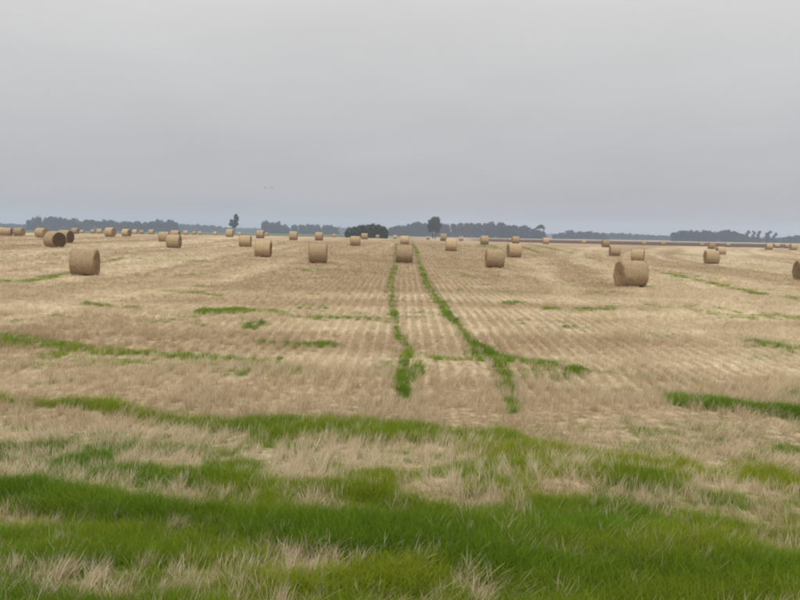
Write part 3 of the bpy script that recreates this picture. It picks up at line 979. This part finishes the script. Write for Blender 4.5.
def lone_tree(px, depth, height, blobs, trunk_h, trunk_r, label, leafmat, n_m2, size, seed, cat='tree', name='lone_tree', stems=1):
    rg = np.random.default_rng(seed); pr = random.Random(seed)
    x, y, z = place_px(px, depth)
    root = bpy.data.objects.new(name, None); COL.objects.link(root)
    root.location = (x, y, z)
    tag(root, label, cat)
    V, F = [], []
    for s in range(stems):
        ox = (s - (stems - 1) / 2) * 1.4
        pts = [Vector((ox + pr.uniform(-.1, .1) * k, pr.uniform(-.1, .1) * k, -.4 + (trunk_h + .4) * k / 6)) for k in range(7)]
        tube(V, F, pts, [trunk_r * (1.25 - .75 * k / 6) for k in range(7)], 8)
        for bl in blobs:                                   # a limb to every clump
            e = Vector(bl[:3]); st = pts[3 + pr.randrange(3)]
            mid = st.lerp(e, .55) + Vector((0, 0, -.06 * (e - st).length))
            tube(V, F, [st, mid, e, e + Vector((pr.uniform(-.4, .4), pr.uniform(-.4, .4), bl[5] * .6))], [trunk_r * .42, trunk_r * .28, trunk_r * .14, .02], 5)
    obj('trunk', mesh_np('trunk', V, F, True), M_BARK, root)
    blobs = blobs + [(b_[0] + pr.gauss(0, .5) * b_[3], b_[1] + pr.gauss(0, .5) * b_[4], b_[2] + pr.gauss(0, .5) * b_[5], b_[3] * pr.uniform(.25, .5), b_[4] * .4, b_[5] * pr.uniform(.25, .45)) for b_ in blobs for _k in range(3)]
    v, f = leaves_np(blobs, n_m2, size, rg)
    obj('crown', mesh_np('crown', v, f), leafmat, root)
    return root

# slim lone tree, uneven crown on a bare stem
sc_ = 520 / FPX
lone_tree(234.3, 520, 12.2, [(-2.0, 0, 6.0, 1.5, 1.5, 1.3), (-1.9, .3, 8.1, 1.2, 1.3, 1.0), (.2, .4, 7.2, 1.5, 1.5, 1.6), (1.5, -.2, 6.2, 1.3, 1.2, 1.2), (1.4, 0, 8.6, 1.3, 1.3, 1.3), (.7, .2, 10.6, 1.2, 1.2, 1.5),
                             (1.2, 0, 11.6, .8, .8, .9), (2.2, .1, 10.0, .7, .8, .8), (-.3, 0, 4.6, 1.2, 1.2, .9), (.5, 0, 5.4, 1.0, 1.1, 1.0)], 8.5, .22,
          'slim lone tree with uneven crown at left of the square grove', M_LEAF, 12, .30, 5)
# round brownish tree in front of the big wood
lone_tree(434.0, 480, 12.8, [(0, 0, 8.4, 3.0, 2.8, 2.9), (-2.0, .4, 7.0, 1.9, 1.8, 2.0), (2.1, 0, 7.4, 1.8, 1.8, 2.3), (.3, .2, 10.8, 2.2, 2.0, 1.5), (-1.8, 0, 9.4, 1.6, 1.5, 1.4), (1.9, .2, 9.8, 1.5, 1.5, 1.3), (-1.4, 0, 5.0, 1.6, 1.6, 1.2), (1.3, 0, 5.0, 1.6, 1.6, 1.3), (-2.4, 0, 4.2, .9, .9, .9), (2.2, 0, 4.0, .9, .9, 1.0)], 8.0, .30,
          'round brownish tree with dense crown before the big central wood', M_LEAF2, 15, .28, 6, stems=2)
# spindly umbrella topped tree
lone_tree(540.5, 760, 12.5, [(0, 0, 11.2, 2.9, 2.4, 1.3), (-2.6, 0, 10.2, 1.8, 1.6, .9), (2.4, .2, 10.4, 1.6, 1.6, 1.1), (.6, 0, 12.3, 1.8, 1.6, .8), (3.1, 0, 8.6, .8, .8, .7), (-4.2, 0, 9.3, 1.2, 1.0, .7)], 10.6, .24,
          'spindly tree with flat top at the right end of the central wood', M_LEAF, 9, .32, 7)
# loose row of thin trees at the right end
for px, h, w_, lab, sd_ in ((746.5, 9.5, 2.3, 'thin leaning tree just right of the right-hand wood, first of the loose row', 21),
                            (753.0, 9.2, 1.9, 'thin tree, second in the loose row right of the right-hand wood', 22),
                            (758.5, 9.4, 2.1, 'thin forked tree, third in the loose row right of the right-hand wood', 23),
                            (767.5, 9.4, 2.6, 'broadest thin tree, fourth in the loose row right of the right-hand wood', 24),
                            (774.5, 8.0, 1.9, 'faint sparse tree, last in the loose row right of the right-hand wood', 25)):
    pr = random.Random(sd_); h *= 1.25; w_ *= 1.3
    bl = [(pr.uniform(-.55, .55) * w_ + .25 * (k - 2), pr.uniform(-.6, .6), h * (.34 + .09 * k), w_ * pr.uniform(.35, .65), w_ * .5, 1.2) for k in range(8)] + [(pr.uniform(-1, 1), 0, 1.8, 3.0, 1.6, 1.6)]
    o = lone_tree(px, 880, h, bl, h * .75, .2, lab, M_LEAF2, 7, .34, sd_, name='thin_tree')
    o['group'] = 'loose row of thin trees by the right-hand wood'

# dark bushes on the near skyline
def bush(px, depth, blobs, label, seed):
    rg = np.random.default_rng(seed); pr = random.Random(seed)
    x, y, z = place_px(px, depth)
    root = bpy.data.objects.new('bush', None); COL.objects.link(root)
    root.location = (x, y, z); tag(root, label, 'bush', 'dark bushes on the skyline')
    V, F = [], []
    for bl in blobs:
        e = Vector(bl[:3]); st = Vector((bl[0] * .7, bl[1] * .7, -.3))
        tube(V, F, [st, st.lerp(e, .5), e], [.12, .09, .04], 6)
    obj('stem', mesh_np('stem', V, F, True), M_BARK, root)
    v, f = leaves_np(blobs, 34, .22, rg)
    obj('foliage', mesh_np('foliage', v, f), M_BUSH, root)
bush(359.0, 318, [(-4.4, 0, 1.3, 1.0, 1.2, 1.4), (-3.4, .3, 1.9, 1.5, 1.5, 1.9), (-1.6, 0, 2.3, 1.6, 1.6, 2.0), (.2, .2, 2.6, 1.7, 1.6, 2.2), (1.6, 0, 2.8, 1.5, 1.5, 2.3), (-2.6, -.4, 1.0, 1.8, 1.4, 1.3), (.4, -.5, 1.1, 1.8, 1.4, 1.4), (2.2, -.4, .9, 1.2, 1.2, 1.4)],
     'lower left half of the dark green bushes on the skyline', 31)
bush(376.5, 314, [(-3.0, .2, 2.9, 1.6, 1.6, 2.3), (-1.3, 0, 3.0, 1.8, 1.7, 2.5), (.7, 0, 2.9, 1.8, 1.7, 2.4), (2.4, 0, 2.5, 1.6, 1.6, 2.2), (3.5, 0, 1.7, 1.0, 1.2, 1.8), (-2, -.5, .9, 1.8, 1.4, 1.6), (1, -.5, .9, 1.8, 1.4, 1.6), (2.9, -.3, .8, 1.3, 1.2, 1.4)],
     'taller right half of the dark green bushes on the skyline', 32)

# far woods, each read as one mass
def wood(name, x0, x1, depth, tops, label, seed, mat=None, rows=2, lobes=5, n_m2=2.0, size=.75):
    """tops: [(px, height m)] outline of the wood between photo columns x0..x1 at that distance"""
    rg = np.random.default_rng(seed); pr = random.Random(seed)
    mpp = depth / FPX
    blobs = []
    V, F = [], []
    tx = [p for p, h in tops]; th_ = [h for p, h in tops]
    span = (x1 - x0) * mpp
    step = 4.6 if depth < 1300 else 7.0
    for row in range(rows):
        n = int(span / step)
        for i in range(n):
            px = x0 + (i + pr.uniform(.1, .9)) * (x1 - x0) / n
            X, Y, Z = place_px(px, depth + row * 16 + pr.uniform(-5, 5))
            h = float(np.interp(px, tx, th_)) * pr.choice((pr.uniform(.68, .95), pr.uniform(.88, 1.08), pr.uniform(.92, 1.1)))
            w = step * pr.uniform(.55, .8)
            blobs.append((X, Y, Z + h * .62, w, w * .9, h * .37))
            for k in range(lobes):
                blobs.append((X + pr.uniform(-w, w) * .8, Y + pr.uniform(-2, 2), Z + h * pr.uniform(.25, .86), w * pr.uniform(.3, .6), w * .5, h * pr.uniform(.10, .17)))
            if row == 0:
                blobs.append((X, Y - 1, Z + h * .16, w * 1.15, w * .8, h * .24)); blobs.append((X + w * .6, Y - 2, Z + h * .1, w, w * .7, h * .3))
            tube(V, F, [Vector((X, Y, Z - .5)), Vector((X, Y, Z + h * .75))], [.28, .12], 5)
    v, f = leaves_np(blobs, n_m2, size, rg)
    v2 = np.array(V); f2 = [tuple(q) for q in F]
    root = bpy.data.objects.new(name, None); COL.objects.link(root)
    c = place_px((x0 + x1) / 2, depth); root.location = c
    root['kind'] = 'stuff'; root['label'] = label; root['category'] = 'wood'
    off = np.array(c)
    k1 = obj('foliage', mesh_np('foliage', v - off, f), mat or M_WOOD, root)
    k2 = obj('trunks', mesh_np('trunks', (v2 - off).tolist(), f2), M_BARK, root)
    k1['kind'] = 'stuff'; k2['kind'] = 'stuff'

wood('far_wood', 27, 179, 980, [(27, 11), (32, 14), (40, 15.5), (60, 15.5), (72, 15.2), (78, 13), (84, 12.5), (90, 14), (96, 11.5), (104, 14), (118, 12), (122, 11.5), (128, 13.5), (140, 11), (150, 13), (158, 14), (166, 12.5), (171, 14.5), (176, 12), (179, 9)],
     'long bluish far wood with bumpy top along the left skyline', 41)
wood('far_grove', 262, 285.5, 1000, [(262, 12), (264, 14), (270, 14.5), (279, 14.2), (283, 14.5), (285.5, 12)], 'small square-topped far grove right of the slim lone tree', 42, rows=2)
wood('far_wood', 287, 337, 1050, [(287, 8), (291, 11), (297, 11.5), (303, 11), (314, 13), (320, 11), (326, 12.5), (332, 12), (337, 8)], 'low far wood between the square grove and the dark bushes', 43)
wood('far_wood', 389, 544, 900, [(389, 9), (396, 10.5), (402, 12), (410, 13), (416, 16), (420, 14.5), (426, 16.5), (445, 15), (460, 15.5), (476, 16.8), (490, 17.2), (500, 17), (512, 15.5), (520, 14.5), (527, 13), (535, 11), (544, 8)],
     'big dense bluish wood behind the round brownish tree', 44)
wood('far_wood', 553, 604, 1050, [(553, 6), (557, 8), (562, 7), (569, 11), (576, 9), (584, 9.5), (592, 10), (598, 8.5), (604, 8)], 'low far wood right of the spindly flat-topped tree', 45)
wood('far_wood', 598, 676, 1250, [(598, 9), (612, 9.5), (628, 9.5), (640, 8.5), (655, 7.5), (668, 7), (676, 7)], 'thin low tree belt above the left part of the ploughed strip', 46, lobes=3)
wood('far_wood', 672, 744, 930, [(672, 8.5), (675, 11.5), (690, 12), (706, 12), (722, 13), (730, 13), (738, 11.5), (744, 9)], 'dark-edged far wood left of the loose row of thin trees', 47)
wood('far_wood', 738, 790, 1000, [(738, 7.5), (756, 6), (776, 5.5), (790, 6)], 'low scrub behind the loose row of thin trees', 48, lobes=2)
wood('far_wood', 784, 960, 950, [(784, 6), (789, 8.5), (796, 9), (840, 11), (900, 12), (960, 10)], 'far wood running out of the picture at the right edge', 49)
wood('far_wood', -180, 33, 1300, [(-180, 12), (-100, 14), (-40, 12), (0, 10), (20, 9.5), (33, 9.5)], 'faint pale wood at the left edge of the picture', 50, lobes=3)
wood('far_tree_belt', 172, 226, 1350, [(172, 12), (190, 12.5), (210, 12), (222, 10.5), (226, 9)], 'pale far tree belt left of the slim lone tree', 51, lobes=3)
wood('far_tree_belt', 224, 400, 1750, [(224, 10), (260, 11), (300, 10), (340, 15), (350, 15), (400, 14)], 'faintest tree belt behind the grove and dark bushes', 52, lobes=2)
wood('far_tree_belt', 530, 980, 2100, [(530, 10), (560, 10), (620, 12), (700, 10), (800, 12), (980, 12)], 'faintest tree belt behind the right-hand woods', 53, lobes=2)
wood('far_tree_belt', -600, 260, 2100, [(-600, 14), (-200, 12), (60, 13), (200, 12), (260, 10)], 'faintest tree belt behind the left wood', 54, lobes=2)

# ------------------------------------------------------------------ birds
M_BIRD, t, b = new_mat('bird_dark')
co = node(t, 'ShaderNodeTexCoord').outputs['Object']
t.links.new(rampn(t, noise(t, co, 9, 3), [(.3, (.03, .028, .027)), (.7, (.075, .07, .066))]), b.inputs['Base Color'])

def bird_mesh(flap):
    bm = bmesh.new()
    secs = [(-.30, .012, .0), (-.24, .03, .0), (-.10, .062, -.005), (.05, .07, -.008), (.17, .05, .0), (.23, .034, .012), (.29, .036, .016), (.325, .02, .012), (.37, .003, .006)]
    rings = []
    for y, r, z in secs:
        rings.append([bm.verts.new((r * math.cos(math.tau * k / 8), y, z + r * .85 * math.sin(math.tau * k / 8))) for k in range(8)])
    for i in range(len(rings) - 1):
        for k in range(8):
            bm.faces.new((rings[i][k], rings[i][(k + 1) % 8], rings[i + 1][(k + 1) % 8], rings[i + 1][k]))
    bm.faces.new(rings[0][::-1]); bm.faces.new(rings[-1])
    for s in (-1, 1):                                       # wings: arm, hand, tapered tip, with thickness
        prof = [(.04, .12, -.10, 0), (.22, .16, -.10, .10 * flap), (.42, .13, -.08, .13 * flap), (.58, .03, -.06, .08 * flap), (.66, -.06, -.09, .02 * flap)]
        up = [(bm.verts.new((s * x, a, z + .012)), bm.verts.new((s * x, c, z + .004))) for x, a, c, z in prof]
        dn = [(bm.verts.new((s * x, a, z - .006)), bm.verts.new((s * x, c, z - .002))) for x, a, c, z in prof]
        for i in range(len(prof) - 1):
            bm.faces.new((up[i][0], up[i + 1][0], up[i + 1][1], up[i][1])); bm.faces.new((dn[i][0], dn[i][1], dn[i + 1][1], dn[i + 1][0]))
            bm.faces.new((up[i][0], dn[i][0], dn[i + 1][0], up[i + 1][0])); bm.faces.new((up[i][1], up[i + 1][1], dn[i + 1][1], dn[i][1]))
        bm.faces.new((up[-1][0], dn[-1][0], dn[-1][1], up[-1][1]))
    tl = [bm.verts.new(p) for p in ((-.025, -.26, .008), (.025, -.26, .008), (.085, -.47, .004), (0, -.45, .006), (-.085, -.47, .004))]
    tb = [bm.verts.new((p.co.x, p.co.y, p.co.z - .01)) for p in tl]
    bm.faces.new(tl); bm.faces.new(tb[::-1])
    for k in range(5):
        bm.faces.new((tl[k], tb[k], tb[(k + 1) % 5], tl[(k + 1) % 5]))
    bmesh.ops.recalc_face_normals(bm, faces=bm.faces)
    me_ = bpy.data.meshes.new('bird')
    bm.to_mesh(me_); bm.free()
    return me_

for px, py, depth, flap, rz, lab in ((265.4, 187.9, 330, 1.4, 75, 'left one of two tiny dark birds flying above the square grove'), (271.6, 187.5, 250, .6, 40, 'right and larger one of two tiny birds flying above the square grove')):
    o = obj('bird', bird_mesh(flap), M_BIRD)
    d = pix_dir(px, py) * depth
    o.location = (d[0], d[1], CAM_H + d[2])
    o.rotation_euler = (math.radians(4), math.radians(-14), math.radians(rz))
    tag(o, lab, 'bird', 'two birds in flight')

# ------------------------------------------------------------------ haze: the damp air between here and the far woods
zlow = float(GZ.min()) - 1.5
hx, hz = R_END + 60, 26.0
bm = bmesh.new()
bmesh.ops.create_cube(bm, size=1.0)
for v in bm.verts:
    v.co = Vector((v.co.x * 2 * hx, v.co.y * 2 * hx, zlow if v.co.z < 0 else hz))
hm = bpy.data.meshes.new('haze'); bm.to_mesh(hm); bm.free()
M_HAZE = bpy.data.materials.new('haze_air'); M_HAZE.use_nodes = True
t = M_HAZE.node_tree
for n in list(t.nodes):
    if n.type == 'BSDF_PRINCIPLED': t.nodes.remove(n)
pv = node(t, 'ShaderNodeVolumePrincipled')
pv.inputs['Color'].default_value = (.66, .765, .955, 1)
pv.inputs['Density'].default_value = 0.00041
pv.inputs['Anisotropy'].default_value = 0.0
t.links.new(pv.outputs[0], t.nodes['Material Output'].inputs['Volume'])
hz_o = obj('haze', hm, M_HAZE)
hz_o['kind'] = 'stuff'; hz_o['label'] = 'pale bluish haze over the whole field'
